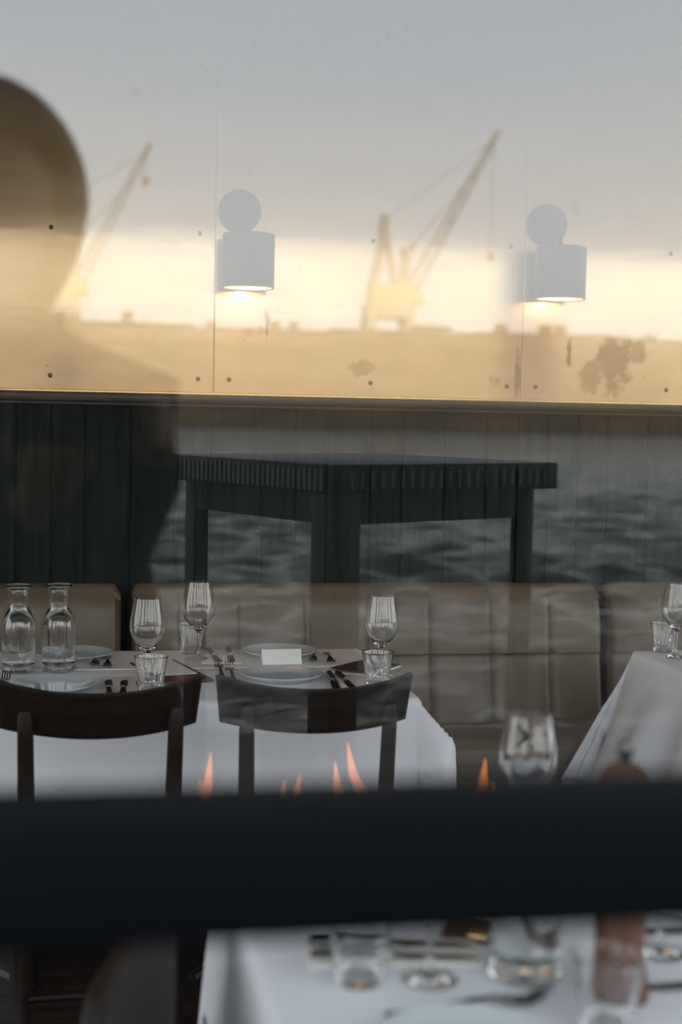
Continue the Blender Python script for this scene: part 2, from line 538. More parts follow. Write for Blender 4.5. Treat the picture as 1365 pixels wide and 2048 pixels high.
# front wall (window wall) with four window openings
OP = [(-1.05, 2.6), (2.8, 5.0), (-2.95, -1.25)]
ZS, ZH = .42, 2.50
fm = MB()
fm.m = 0
fm.box(X0, X1, -.10, .06, -.8, ZS)
fm.box(X0, X1, -.10, .04, ZH, CH)
xs = [X0] + [q for ab in sorted(OP) for q in ab] + [X1]
for a, b in zip(xs[0::2], xs[1::2]):
    fm.box(a, b, -.10, .06, ZS, ZH)
front = struct(fm, 'wall_front', M['ext'])
struct(MB().box(X0, X1, .041, .052, ZH, CH), 'lintel_plaster', M['plaster'], front)
ZM0, ZM1 = 1.143, 1.217
for k, (a, b) in enumerate(OP):
    win = thing('window_%d' % (k + 1), None, None, ((a + b) / 2, 0, ZS), 0, None, 'structure')
    win['label'] = 'black framed restaurant window'
    ox, oz = (a + b) / 2, ZS
    T = Matrix.Translation((-ox, 0, -oz))
    fr = MB()
    fr.box(a, a + .06, -.04, .04, ZS, ZH, T); fr.box(b - .06, b, -.04, .04, ZS, ZH, T)
    fr.box(a + .06, b - .06, -.04, .04, ZS, ZS + .06, T); fr.box(a + .06, b - .06, -.04, .04, ZH - .06, ZH, T)
    struct(fr, 'window_frame', M['frame'], win, bevel=.003)
    struct(MB().box(a + .06, b - .06, -.028, .028, ZM0, ZM1, T), 'mullion', M['frame'], win, bevel=.006, seg=3)
    struct(MB().box(a + .05, b - .05, -.003, .003, ZM1 - .004, ZH - .05, T), 'pane', M['pane'], win, flat=True)
    struct(MB().box(a + .05, b - .05, -.003, .003, ZS + .05, ZM0 + .004, T), 'pane', M['pane'], win, flat=True)

for k, xc in enumerate((X0 - .075, X1 + .075)):  # unseen side windows, added to lift the daylight on the tables
    win = thing('window_%d' % (k + 4), None, None, (xc, 1.975, .55), 0, None, 'structure')
    win['label'] = 'side window added outside the frame to let in more daylight'
    y0_, y1_ = .35 - 1.975, WY - .25 - 1.975
    fr = MB()
    fr.box(-.04, .04, y0_, y0_ + .06, 0, 2.05); fr.box(-.04, .04, y1_ - .06, y1_, 0, 2.05)
    fr.box(-.04, .04, y0_ + .06, y1_ - .06, 0, .06); fr.box(-.04, .04, y0_ + .06, y1_ - .06, 1.99, 2.05); fr.box(-.04, .04, -.03, .03, .06, 1.99)
    struct(fr, 'window_frame', M['frame'], win, bevel=.003)
    struct(MB().box(-.003, .003, y0_ + .05, y1_ - .05, .05, 2.0), 'pane', M['pane'], win, flat=True)

# ------------------------------------------------------------------ terrace, river and far bank
dk = MB()
y = -.11
while y > -4.5:
    dk.box(X0 - 3, X1 + 3, y - .135, y, .17, .20); y -= .141
dk.box(X0 - 3, X1 + 3, -4.5, -.12, -.05, .165)
struct(dk, 'deck', M['deck'])
for px in range(-6, 9, 3):
    pass


def river():
    rng = np.random.default_rng(5)
    n, m = 560, 560
    d = 4.2 * (262 / 4.2) ** (np.linspace(0, 1, n))
    d[0] = 3.0
    ang = np.linspace(-1.25, 1.25, m)
    X = .4 + d[:, None] * np.tan(ang * np.abs(ang / 1.25) ** .3)[None, :]
    Y = -np.repeat(d[:, None], m, 1)
    Z = np.zeros_like(X)
    for k in range(60):
        lam = .28 * (2.6 / .28) ** rng.random()
        th = rng.normal(PI / 2 + .2, .5)
        kx, ky = 2 * PI / lam * np.cos(th), 2 * PI / lam * np.sin(th)
        dd = np.gradient(d)[:, None]
        keep = np.clip(1.5 - dd * 4 / lam, 0, 1)
        ph = kx * X + ky * Y + rng.random() * 6.28
        s = np.sin(ph)
        Z += keep * lam * .0095 * (s + .35 * s * s)
    Z -= .62
    v = np.stack([X, Y, Z], -1).reshape(-1, 3)
    b = MB()
    idx = np.arange(n * m).reshape(n, m)
    f = np.stack([idx[:-1, :-1], idx[:-1, 1:], idx[1:, 1:], idx[1:, :-1]], -1).reshape(-1, 4)
    b.v = v.tolist(); b.f = f.tolist(); b.mi = [0] * len(f)
    return b


tag(river().build('river_water', M['river'], sharp=180), None, None, None, 'structure')
qy_ = MB().box(-420, 520, -420, -250, -3, 1.6)
qy_.box(-420, 520, -250, -246, -3, 4.5)
struct(qy_, 'quay', M['quay'])
sheds = [(-130, -63, 16.6, 40), (-63, -7, 17.4, 30), (-7, 20.5, 17.0, 26), (20.5, 47.5, 16.7, 30), (47.5, 78.5, 16.9, 24), (78.5, 104.5, 17.4, 34), (104.5, 150.5, 16.8, 30), (150.5, 230, 17.2, 34)]
for k, (a, b, h, dp) in enumerate(sheds):
    lab = ['long tan quayside shed far left of the cranes', 'tan quayside shed behind the photographer', 'low tan shed across the river under the left crane', 'tan shed between the two cranes', 'tan shed behind the yellow crane portal',
           'tan shed right of the yellow crane with a roof box', 'long tan shed at the right end of the skyline', 'tan shed outside the skyline on the right'][k]
    t = thing('warehouse', lab, 'warehouse', ((a + b) / 2, -262 - dp / 2, 1.6), 0, 'warehouses on the far quay')
    hw = (b - a) / 2
    h += 1.0
    MB().box(-hw, hw, -dp / 2, dp / 2, 0, h - 2.2).build('wall', M['shed'], t)
    rf = MB()
    rf.add([(-hw, -dp / 2, h - 2.2), (hw, -dp / 2, h - 2.2), (hw, dp / 2 + .4, h - 2.2), (-hw, dp / 2 + .4, h - 2.2), (-hw, 0, h - 1.0), (hw, 0, h - 1.0)],
           [(0, 1, 5, 4), (2, 3, 4, 5), (0, 4, 3), (1, 2, 5), (3, 2, 1, 0)])
    rfo = rf.build('roof', M['roof'], t)
    for q in range(3):
        x = random.uniform(-hw * .8, hw * .8); s_ = random.uniform(.7, 1.6)
        MB().box(x - s_, x + s_, -1, 1, h - 1.8, h + random.uniform(-.3, 1.0)).build('roof_vent', M['roof'], rfo)


def lattice(b, p0, p1, w0, w1, rad, n, side):
    """box-girder jib: four chords and zig-zag bracing"""
    p0, p1 = Vector(p0), Vector(p1)
    ax = (p1 - p0).normalized(); sd = Vector(side); upv = ax.cross(sd).normalized()
    ch = []
    for sx, sy in ((1, 1), (1, -1), (-1, -1), (-1, 1)):
        ch.append([p0.lerp(p1, i / n) + (sd * sx + upv * sy) * .5 * (w0 + (w1 - w0) * i / n) for i in range(n + 1)])
        b.tube([ch[-1][0], ch[-1][-1]], rad, 6)
    for f in range(4):
        A, B = ch[f], ch[(f + 1) % 4]
        for i in range(n):
            b.tube([A[i], B[i + 1]] if i % 2 else [B[i], A[i + 1]], rad * .6, 5)
            b.tube([A[i], B[i]], rad * .5, 5)
    return b


CS = 1.20


def crane(name, label, x, yb, jib_tip, jib_foot, hookz, house, mir=1):
    t = thing(name, label, 'crane', (x * CS, yb * CS, 1.63), 0, 'harbour cranes on the far quay')
    t.scale = (CS, CS, CS)
    pt = MB()
    for sx in (-1, 1):
        for sy in (-1, 1):
            pt.tube([(sx * 4.3, sy * 4, 0), (sx * 4.0, sy * 3.2, 13), (sx * 3.2, sy * 2.4, 19.2)], [1.1, 1.0, .9], 8)
    for sy in (-1, 1):
        pt.tube([(-4.1, sy * 3.4, 8.6), (4.1, sy * 3.4, 8.6)], .6, 8)
    pt.box(-4.2, 4.2, -3.4, 3.4, 17.6, 19.8)
    pt.build('portal', M['craneg'], t)
    hs = MB().box(house[0], house[1], -2.8, 2.8, 19.8, 23.2)
    hs.box(house[0] + .6, house[1] - .8, -2.4, 2.4, 23.2, 23.7)
    hs.build('machinery_house', M['craney'], t, bevel=.12)
    MB().box(house[1] - .3, house[1] + 1.6, 1.2, 3.2, 19.9, 22.2).build('cab', M['craney'], t, bevel=.1)
    af = MB()
    top = (-.9, 0, 35.2)
    for sy in (-1, 1):
        af.tube([(house[0] + .3, sy * 2.2, 23), top], .32, 6); af.tube([(1.2, sy * 2.2, 23), top], .38, 6)
        af.tube([(-2.4, sy * 2, 23.4), (-.9, sy * .4, 31)], .28, 6)
    af.tube([(-1.2, 0, 31.6), (-.8, 0, 36)], .9, 8)
    af.build('a_frame', M['craneg'], t)
    tw = MB()
    tw.tube([(3.0, 0, 23), (3.2, 0, 30.2)], .95, 8); tw.tube([(2.2, 0, 29.4), (4.8, 0, 31.0)], .5, 8)
    tw.build('tower', M['craneg'], t)
    jb = lattice(MB(), jib_foot, jib_tip, 2.1, .8, .125, 14, (0, 1, 0))
    tip = Vector(jib_tip); ax = (tip - Vector(jib_foot)).normalized()
    jb.tube([tip - ax * 1.5, tip + ax * 1.8], .42, 8)
    jb.build('jib', M['craneg'], t)
    ca = MB()
    ca.tube([(top[0], 0, top[2]), jib_tip], .07, 5); ca.tube([(4.6, 0, 31), Vector(jib_foot).lerp(tip, .8)], .10, 5)
    ca.tube([jib_tip, (jib_tip[0], 0, hookz)], .08, 5)
    ca.build('cable', M['craneg'], t)
    MB().tube([(jib_tip[0], 0, hookz + .8), (jib_tip[0], 0, hookz), (jib_tip[0], 0, hookz - .9)], [.25, .5, .2], 8).build('hook', M['hook'], t)
    return t


crane('harbour_crane', 'yellow harbour crane with long raised jib, right of the two reflected cranes', 54.2, -252, (19.0, 0, 50.3), (3.6, 0, 21.6), 29.5, (-3.4, 4.4))
crane('harbour_crane', 'distant harbour crane with raised jib, left of the two reflected cranes', -4.6, -256, (15.4, 0, 45.5), (3.4, 0, 21.4), 40.5, (-3.4, 4.0))

# outdoor bar table (seen as the dark reflection)
bt = thing('bar_table', 'black square bar table on the terrace with four slim legs', 'table', (.53, -2.25, .2))
ex, ey = Vector((.633, -.37, 0)), Vector((-.319, -.66, 0))
exn, eyn = ex.normalized(), ey.normalized()
TB = Matrix(((exn.x, eyn.x, 0, 0), (exn.y, eyn.y, 0, 0), (0, 0, 1, 0), (0, 0, 0, 1)))
lx, ly = ex.length, ey.length
MB().box(0, lx, 0, ly, 1.052, 1.116, TB).build('table_top', M['dwood'], bt, bevel=.003)
ap = MB().box(.045, lx - .045, .045, .07, .98, 1.052, TB)
ap.box(.045, lx - .045, ly - .07, ly - .045, .98, 1.052, TB); ap.box(.045, .07, .045, ly - .045, .98, 1.052, TB); ap.box(lx - .07, lx - .045, .045, ly - .045, .98, 1.052, TB)
ap.build('apron', M['dwood'], bt)
k = .03
while k < ly - .03:
    MB().box(-.006, .001, k, k + .010, 1.058, 1.106, TB).build('slat', M['slat'], bt); k += .021
k = .05
while k < lx - .04:
    MB().box(k, k + .008, -.005, .001, 1.062, 1.10, TB).build('slat', M['slat'], bt); k += .03
for qx, qy, qs in ((.012, .012, .082), (lx - .085, .04, .042), (.04, ly - .085, .045), (lx - .19, ly - .085, .045)):
    MB().box(qx, qx + qs, qy, qy + qs, 0, 1.052, TB).build('leg', M['dwood'], bt, bevel=.002)

# gas fire trough with flames
ft = thing('fire_trough', 'low black gas fire trough with orange flames on the terrace', 'fire pit', (.48, -1.85, .2))
tr = MB()
tr.box(-.48, .48, -.17, .17, 0, .44); tr.box(-.50, .50, -.19, -.12, .44, .475); tr.box(-.50, .50, .12, .19, .44, .475)
tr.box(-.50, -.43, -.12, .12, .44, .475); tr.box(.43, .50, -.12, .12, .44, .475)
tr.build('body', M['firebox'], ft, bevel=.004)
st = MB()
rs = random.Random(4)
for k in range(60):
    x, y_, r_ = rs.uniform(-.42, .42), rs.uniform(-.11, .11), rs.uniform(.014, .024)
    st.lathe([(0, -r_), (r_ * .8, -r_ * .6), (r_, 0), (r_ * .7, r_ * .6), (0, r_ * .8)], 7, Matrix.Translation((x, y_, .448)))
tag(st.build('lava_rock', M['firebox'], ft), None, None, None, 'stuff')
for x, y_, h, ln in ((-.105, 0, .085, .012), (-.082, .02, .10, .02), (.0, 0, .115, -.012), (.028, .01, .155, -.03), (.285, 0, .115, .01), (.305, .01, .075, -.015), (-.245, .01, .14, .012), (-.262, 0, .09, .01)):
    pts = [(x - ln * 1.6, y_, .455), (x - ln, y_, .455 + h * .25), (x, y_, .455 + h * .6), (x + ln * .4, y_, .455 + h)]
    MB().tube(pts, [.008, .017, .012, .001], 10, None, .7).build('flame', M['flame'], ft)

# ------------------------------------------------------------------ wall lamps
def wall_lamp(x, label):
    t = thing('wall_lamp', label, 'lamp', (x, WY - .001, 2.068), 0, 'wall lamps on the brass panels')
    MB().lathe([(0, .022), (.062, .022), (.0685, .016), (.0685, 0), (0, 0)], 48, Matrix.Rotation(R(90), 4, 'X')).build('wall_plate', M['lamp'], t, sharp=30)
    MB().tube([(.012, -.015, -.035), (.012, -.05, -.045), (.017, -.09, -.06), (.019, -.105, -.085), (.019, -.105, -.10)], .010, 10).build('arm', M['lamp'], t)
    T = Matrix.Translation((.019, -.105, 0))
    sh_ = MB().lathe([(0, -.083), (.079, -.083), (.0825, -.087), (.0825, -.253), (.0795, -.253), (.0795, -.087), (0, -.087)], 56, T).build('lamp_shade', M['lamp'], t, sharp=30)
    MB().lathe([(0, -.09), (.079, -.09), (.079, -.249), (.0775, -.249), (.0775, -.092), (0, -.092)], 48, T).build('shade_lining', M['lampin'], sh_, sharp=30)
    MB().lathe([(0, -.12), (.018, -.125), (.030, -.15), (.034, -.175), (.026, -.20), (0, -.21)], 24, T).build('bulb', M['bulb'], t)
    l = bpy.data.lights.new('lamp_light', 'POINT'); l.energy = 1.4; l.color = (1, .62, .32); l.shadow_soft_size = .03
    lo = bpy.data.objects.new('lamp_light', l); lo.parent = t; lo.location = (.019, -.105, -.225); COL.objects.link(lo)
    return t


wall_lamp(.494, 'black cylinder wall lamp above the place card table, left of two')
wall_lamp(1.522, 'black cylinder wall lamp near the right seam, right of two')

# ------------------------------------------------------------------ banquettes
def banquette(xa, xb, cuts, label):
    t = thing('banquette', label, 'bench', ((xa + xb) / 2, 3.55, 0), 0, 'leather banquettes along the panelled wall')
    T = Matrix.Translation((-(xa + xb) / 2, -3.55, 0))
    ed = [xa] + [c for c in cuts if xa + .03 < c < xb - .03] + [xb]

    def prof(v):
        # v: 0 at the seat, 1 over the top and down behind; returns (y, z)
        pts = [(3.60, .44), (3.625, .55), (3.645, .655), (3.640, .668), (3.650, .76), (3.665, .83), (3.695, .872), (3.735, .884), (3.775, .872), (3.80, .83), (3.81, .7), (3.81, .44)]
        q = v * (len(pts) - 1); i = min(int(q), len(pts) - 2); f = q - i
        return pts[i][0] + (pts[i + 1][0] - pts[i][0]) * f, pts[i][1] + (pts[i + 1][1] - pts[i][1]) * f
    bk = MB()
    for a, b in zip(ed[:-1], ed[1:]):
        def fn(u, v, a=a, b=b):
            y_, z = prof(v)
            e = 1 - abs(2 * u - 1)
            puff = .014 * min(1, (e * (b - a) / .045)) ** .5 if e > 0 else 0
            s = abs(v - 2.5 / 11) * 11
            crease = .009 * math.exp(-(s / .25) ** 2)
            lx_ = a + (b - a) * u
            endr = 0
            if (b == xb and u > .5) or (a == xa and u < .5):
                dd = (xb - lx_) if (b == xb and u > .5) else (lx_ - xa)
                if dd < .03:
                    endr = .03 - math.sqrt(max(0, .03 ** 2 - (.03 - dd) ** 2))
            if v > .5:
                return (lx_, y_, z - endr * (1 if z > .8 else 0))
            return (lx_, y_ - puff + crease + endr, z - endr * (1 if z > .8 else 0))
        bk.grid(17, 45, fn, T, flip=True)
    bk.box(xa + .012, xb - .012, 3.66, 3.805, .44, .80, T)
    bk.build('backrest', M['leather'], t, sharp=50)
    sm = MB()

    def seat(u, v):
        x = xa + (xb - xa) * u
        pts = [(3.62, .452), (3.5, .468), (3.38, .468), (3.30, .462), (3.275, .44), (3.27, .40), (3.275, .35)]
        q = v * 6; i = min(int(q), 5); f = q - i
        return (x, pts[i][0] + (pts[i + 1][0] - pts[i][0]) * f, pts[i][1] + (pts[i + 1][1] - pts[i][1]) * f + .004 * math.sin(x * 9))
    sm.grid(40, 25, seat, T)
    sm.box(xa + .005, xb - .005, 3.29, 3.66, .33, .44, T)
    sm.build('seat', M['leather'], t, sharp=50)
    MB().box(xa + .02, xb - .02, 3.34, 3.80, 0, .33, T).build('plinth', M['plinth'], t)
    return t


banquette(-1.42, .125, [-1.2, -1.0, -.8, -.6, -.4, -.2], 'brown leather banquette behind the two water carafes, left of the dark gap')
banquette(.159, 1.690, [.302, .489, .698, .900, 1.105, 1.309, 1.507], 'long brown channelled leather banquette in the middle, facing the place card table')
banquette(1.712, 3.25, [1.9, 2.1, 2.3, 2.5, 2.7, 2.9, 3.1], 'brown leather banquette behind the right hand table')


# ------------------------------------------------------------------ tables and cloths
def table(x0, x1, y0, y1, label, h=.742):
    t = thing('dining_table', label, 'table', ((x0 + x1) / 2, (y0 + y1) / 2, 0), 0, 'dining tables under white cloths')
    hx, hy = (x1 - x0) / 2, (y1 - y0) / 2
    MB().box(-hx, hx, -hy, hy, h - .03, h).build('tabletop', M['bent'], t, bevel=.003)
    for px in ((-hx * .55, hx * .55) if hx > .5 else (0,)):
        MB().lathe([(0, .02), (.035, .02), (.03, .1), (.03, h - .05), (.06, h - .03), (0, h - .03)], 20, Matrix.Translation((px, 0, 0))).build('pedestal', M['firebox'], t)
        fb = MB()
        for a in range(4):
            c, s_ = math.cos(a * PI / 2 + PI / 4), math.sin(a * PI / 2 + PI / 4)
            fb.tube([(px, 0, .035), (px + c * .15, s_ * .15, .03), (px + c * .27, s_ * .27, .015)], [.026, .02, .014], 8)
        fb.build('foot', M['firebox'], t)
    return t


def drape(x0, x1, y0, y1, z, L, flare, seed, label, group, side=.05, rip=.10, cap=9, yk=1):
    r = random.Random(seed)
    cx, cy_ = (x0 + x1) / 2, (y0 + y1) / 2
    ph = [r.uniform(0, 6.28) for _ in range(8)]
    step = .011
    nu = int((x1 - x0 + 2 * L) / step) + 1; nv = int((y1 - y0 + 2 * L) / step) + 1

    def fn(u, v):
        x = x0 - L + (x1 - x0 + 2 * L) * u; y_ = y0 - L + (y1 - y0 + 2 * L) * v
        px, py = min(max(x, x0), x1), min(max(y_, y0), y1)
        dx, dy = x - px, y_ - py
        d = math.hypot(dx, dy)
        if d < 1e-9:
            return (x - cx, y_ - cy_, z +   .0006 * math.sin(x * 11 + ph[0]) * math.sin(y_ * 9 + ph[1]) + .0003 * math.sin(x * 31 + y_ * 17 + ph[2]))
        nx, ny = dx / d, dy / d
        corner = abs(2 * nx * ny)
        along = (px * abs(ny) + py * abs(nx))
        o_ = side + flare * corner ** 2
        w_ = rip * (math.sin(along * 13 + ph[3]) * .5 + .35 * math.sin(along * 29 + ph[4]) + .35 * math.sin(math.atan2(ny, nx) * 8 + ph[5]) * corner)
        w_ *= min(1, d / .2)
        o_ = max(.02, o_ + w_)
        r0 = .014
        if d < r0 * 1.57:
            a = d / r0
            out = r0 * math.sin(a) * (1 if True else 0); dn = r0 * (1 - math.cos(a))
        else:
            e = d - r0 * 1.57
            th = math.asin(min(.85, o_))
            e1 = min(e, cap / math.sin(th))
            out = r0 + e1 * math.sin(th) + (e - e1) * .02; dn = r0 + e1 * math.cos(th) + (e - e1)
        return (px + nx * out - cx, py + ny * out * (yk if ny > 0 else 1) - cy_, z - dn)
    b = MB(); b.grid(nu, nv, fn)
    ob = b.build('tablecloth', M['cloth'], None, sharp=180, solid=.0015)
    ob.location = (cx, cy_, 0)
    tag(ob, label, 'tablecloth', group)
    return ob


G_CL = 'white tablecloths'
TZ = .7455
table(-.62, .79, 2.57, 3.245, 'dining table laid for four behind the two bentwood chairs')
drape(-.63, .80, 2.56, 3.255, TZ, .25, .70, 1, 'white tablecloth on the middle table with carafes and place card', G_CL, cap=.092)
table(1.63, 2.55, 2.52, 3.18, 'dining table at the right edge by the banquette')
drape(1.62, 2.56, 2.51, 3.19, TZ, .42, .10, 2, 'white tablecloth with a long corner fold on the right edge table', G_CL, side=.36, rip=.14, yk=.15)
table(.235, 1.37, .53, 1.44, 'dining table nearest the window with the pepper mill')
drape(.225, 1.38, .52, 1.45, TZ, .27, .0, 3, 'white tablecloth on the blurred table nearest the window', G_CL, side=.05, rip=.05)
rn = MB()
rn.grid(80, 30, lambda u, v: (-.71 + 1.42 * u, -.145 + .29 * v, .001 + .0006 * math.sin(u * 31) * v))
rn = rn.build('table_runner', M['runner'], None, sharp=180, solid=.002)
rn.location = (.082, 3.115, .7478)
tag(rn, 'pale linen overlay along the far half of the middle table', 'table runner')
TOP = .7478


# ------------------------------------------------------------------ chairs
def make_chair(label, loc, rz):
    t = thing('bentwood_chair', label, 'chair', loc, rz, 'bentwood chairs at the middle table')

    def surf(off):
        def fn(u, v):
            s = 2 * u - 1
            wid = .214 - .011 * (1 - v)
            x = s * wid
            y_ = -.25 + .085 * s * s + .02 * (.5 - v)
            zt = .842 + .019 * abs(s) ** 2.4
            zb = .743 + .010 * s * s
            dx, dy = 1, .17 * s / .213
            n = math.hypot(dx, dy * 1)
            return (x - off * (-(dy) / n) * (1), y_ - off / n * -1 * -1, zb + (zt - zb) * v)
        return fn
    MB().shell(41, 11, surf(.007), surf(-.007)).build('backrest', M['bent'], t, bevel=.0025, sharp=40)
    MB().lathe([(0, .442), (.175, .442), (.197, .446), (.203, .455), (.199, .463), (.17, .462), (.10, .457), (0, .455)], 64, None,
               lambda a, z: 1 / (abs(math.cos(a)) ** 3.2 + abs(math.sin(a)) ** 3.2) ** (1 / 3.2)).build('seat', M['bent'], t, sharp=40)
    MB().lathe([(.165, .40), (.185, .40), (.185, .442), (.165, .442)], 56, None,
               lambda a, z: 1 / (abs(math.cos(a)) ** 3.2 + abs(math.sin(a)) ** 3.2) ** (1 / 3.2), True).build('seat_frame', M['bent'], t, sharp=40)
    for s in (-1, 1):
        MB().tube([(s * .163, -.275, 0), (s * .153, -.232, .25), (s * .150, -.222, .44), (s * .152, -.228, .62), (s * .154, -.2385, .745), (s * .155, -.2415, .79), (s * .155, -.2405, .803), (s * .155, -.2385, .81)],
                  [.014, .017, .018, .0175, .0165, .0155, .012, .004], 14, None, .7, (0, 1, 0)).build('leg', M['bent'], t)
        MB().tube([(s * .175, .185, 0), (s * .165, .172, .25), (s * .16, .165, .44)], [.013, .016, .018], 14).build('leg', M['bent'], t)
    MB().tube([(-.157, -.24, .2), (.157, -.24, .2)], .010, 8).build('stretcher', M['bent'], t)
    return t


ch = make_chair('dark bentwood chair at the left place, below the two water carafes', (.035, 2.44, 0), R(2.5))
dup(ch, (.508, 2.45, 0), R(-1), 'dark bentwood chair in front of the place card, right of two chairs')

sto = thing('leather_chair', 'low brown leather chair at the left side of the nearest table, mostly in shadow', 'chair', (.06, 1.03, 0))
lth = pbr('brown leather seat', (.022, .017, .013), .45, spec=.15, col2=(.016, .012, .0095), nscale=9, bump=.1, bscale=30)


def backfn(off):
    def fn(u, v):
        x, y_ = -.047 + .107 * u - .012 * math.sin(PI * u), -.18 + .36 * u
        n = math.hypot(.36, .107)
        zt = .748 - .06 * max(0, 1 - u / .16) ** 2.2 - .03 * max(0, (u - .8) / .2) ** 2.2
        e = 1 - .75 * max(0, abs(2 * v - 1) - .86) / .14
        return (x - off * e * .36 / n, y_ + off * e * .107 / n, .47 + (zt - .47) * v)
    return fn


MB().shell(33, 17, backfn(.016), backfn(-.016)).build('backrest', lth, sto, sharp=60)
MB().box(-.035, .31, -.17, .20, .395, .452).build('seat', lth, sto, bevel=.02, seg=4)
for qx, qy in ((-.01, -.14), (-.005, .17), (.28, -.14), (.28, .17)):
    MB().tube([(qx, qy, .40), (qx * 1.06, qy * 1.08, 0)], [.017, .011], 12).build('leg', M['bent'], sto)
for qy in (-.14, .15):
    MB().tube([(-.03 + (qy + .18) * .15, qy, .42), (-.035 + (qy + .18) * .26, qy, .50)], .013, 10).build('back_post', M['bent'], sto)


# ------------------------------------------------------------------ glassware
def smooth(pr, it=2):
    """Chaikin rounding of an open profile"""
    for _ in range(it):
        q = [pr[0]]
        for a, b in zip(pr[:-1], pr[1:]):
            q.append((a[0] * .75 + b[0] * .25, a[1] * .75 + b[1] * .25)); q.append((a[0] * .25 + b[0] * .75, a[1] * .25 + b[1] * .75))
        q.append(pr[-1]); pr = q
    return pr


def wine_glass(loc, label):
    t = thing('wine_glass', label, 'wine glass', loc, 0, 'stemmed wine glasses')
    outer = smooth([(.0045, .068), (.006, .078), (.016, .087), (.033, .105), (.0445, .13), (.0445, .152), (.041, .175), (.0365, .198), (.0345, .2145)], 3)
    inner = smooth([(.0333, .2145), (.0353, .198), (.0398, .175), (.0433, .152), (.0433, .131), (.032, .108), (.018, .094), (.008, .089), (0, .0885)], 3)
    foot = smooth([(0, 0), (.034, 0), (.0355, .0012), (.034, .0025), (.018, .005), (.0075, .010), (.0042, .02), (.0036, .04), (.0045, .068)], 2)
    MB().lathe(foot[:-1] + outer + inner, 56).build('stemware', M['glass'], t, sharp=60)
    return t


def tumbler(loc, label, rz=0):
    t = thing('tumbler', label, 'tumbler', loc, rz, 'faceted glass tumblers')

    def mod(a, z):
        k = min(1, max(0, (.060 - z) / .012)) * min(1, max(0, (z - .002) / .006))
        return 1 - .075 * k * (1 - abs(math.cos(a * 4.5)) ** .6)
    out = [(0, 0), (.0265, 0), (.0285, .0015), (.029, .005), (.0305, .018), (.0328, .034), (.0350, .050), (.0363, .058), (.0372, .064), (.0388, .074), (.0407, .084), (.0411, .0855)]
    inn = [(.0405, .0862), (.0395, .0848), (.0370, .074), (.0352, .064), (.0335, .052), (.0305, .034), (.0280, .018), (.0265, .012), (.022, .0095), (0, .009)]
    nn = 72
    MB().lathe(smooth(out, 1), nn, None, mod).build
    b = MB()
    b.lathe(smooth(out, 1) + smooth(inn, 1), nn, None, lambda a, z: mod(a, z))
    b.build('tumbler_glass', M['glass'], t, sharp=25)
    return t


def carafe(loc, label):
    t = thing('water_carafe', label, 'carafe', loc, 0, 'glass water carafes')
    out = [(0, .003), (.030, .001), (.040, 0), (.0445, .004), (.0445, .011), (.0425, .016), (.0425, .045), (.0428, .09), (.0428, .118), (.040, .134), (.033, .150), (.0275, .160), (.0258, .170), (.0258, .205), (.028, .214), (.0335, .2215), (.0345, .2245)]
    inn = [(.0335, .2255), (.0318, .2235), (.0262, .216), (.0236, .206), (.0236, .170), (.0254, .159), (.031, .148), (.0378, .132), (.0405, .117), (.0405, .045), (.0402, .020), (.036, .014), (.02, .0125), (0, .012)]
    MB().lathe(smooth(out, 2) + smooth(inn, 2), 64).build('bottle', M['glass'], t, sharp=60)
    wr = [(0, .0123), (.02, .0128), (.0361, .0143), (.0404, .0205), (.0407, .045), (.0407, .117), (.038, .132), (.0312, .148), (.0256, .159), (.0240, .166), (.0240, .1675), (0, .1670)]
    MB().lathe(wr[:1] + smooth(wr[1:10], 1) + wr[10:], 64).build('water', M['water'], t, sharp=40)
    return t


wine_glass((.165, 2.775, TOP), 'wine glass behind the front left tumbler, second from the left')
wine_glass((.318, 3.105, TOP + .0018), 'wine glass standing at the far left setting before a tumbler')
wine_glass((.765, 2.805, TOP), 'wine glass at the right end of the middle table')
wine_glass((1.686, 3.06, TOP), 'wine glass on the right edge table')
wine_glass((.692, 1.355, TOP), 'blurred wine glass in front of the banquette, bowl above the window bar')
wine_glass((.416, .867, TOP), 'blurred wine glass with its foot behind the dark fork on the nearest table')
wine_glass((.728, .912, TOP), 'blurred wine glass right of the pepper mill on the nearest table')
tumbler((.170, 2.682, TOP), 'empty faceted tumbler at the front left setting, nearest the left chair')
tumbler((.308, 3.205, TOP + .0018), 'faceted tumbler behind the far left wine glass', .2)
tumbler((.735, 2.705, TOP), 'faceted tumbler at the right end above the right chair', .4)
tumbler((1.690, 3.155, TOP), 'faceted tumbler on the right edge table', .1)
tumbler((.331, .872, TOP), 'blurred faceted tumbler standing on the napkin edge below the window bar', .3)
tumbler((.578, .705, TOP), 'blurred faceted tumbler in front of the pepper mill', .15)
carafe((-.155, 2.965, TOP), 'water carafe at the left frame edge, left of the pair')
carafe((-.054, 2.975, TOP), 'water carafe on the middle table, right of the pair and nearer the wine glasses')
carafe((.535, .865, TOP), 'blurred water carafe left of the pepper mill')


# ------------------------------------------------------------------ plates and cutlery
def plate(loc, label, first=[]):
    if first:
        return dup(first[0], loc, 0, label)
    t = thing('side_plate', label, 'plate', loc, 0, 'white side plates')
    pr = [(0, .004), (.055, .004), (.060, 0), (.064, 0), (.068, .004), (.088, .009), (.1045, .0165), (.1055, .0178), (.1045, .019), (.090, .0138), (.072, .009), (.062, .0072), (0, .0066)]
    MB().lathe(smooth(pr, 1), 72).build('plate_dish', M['porc'], t, sharp=60)
    first.append(t)
    return t


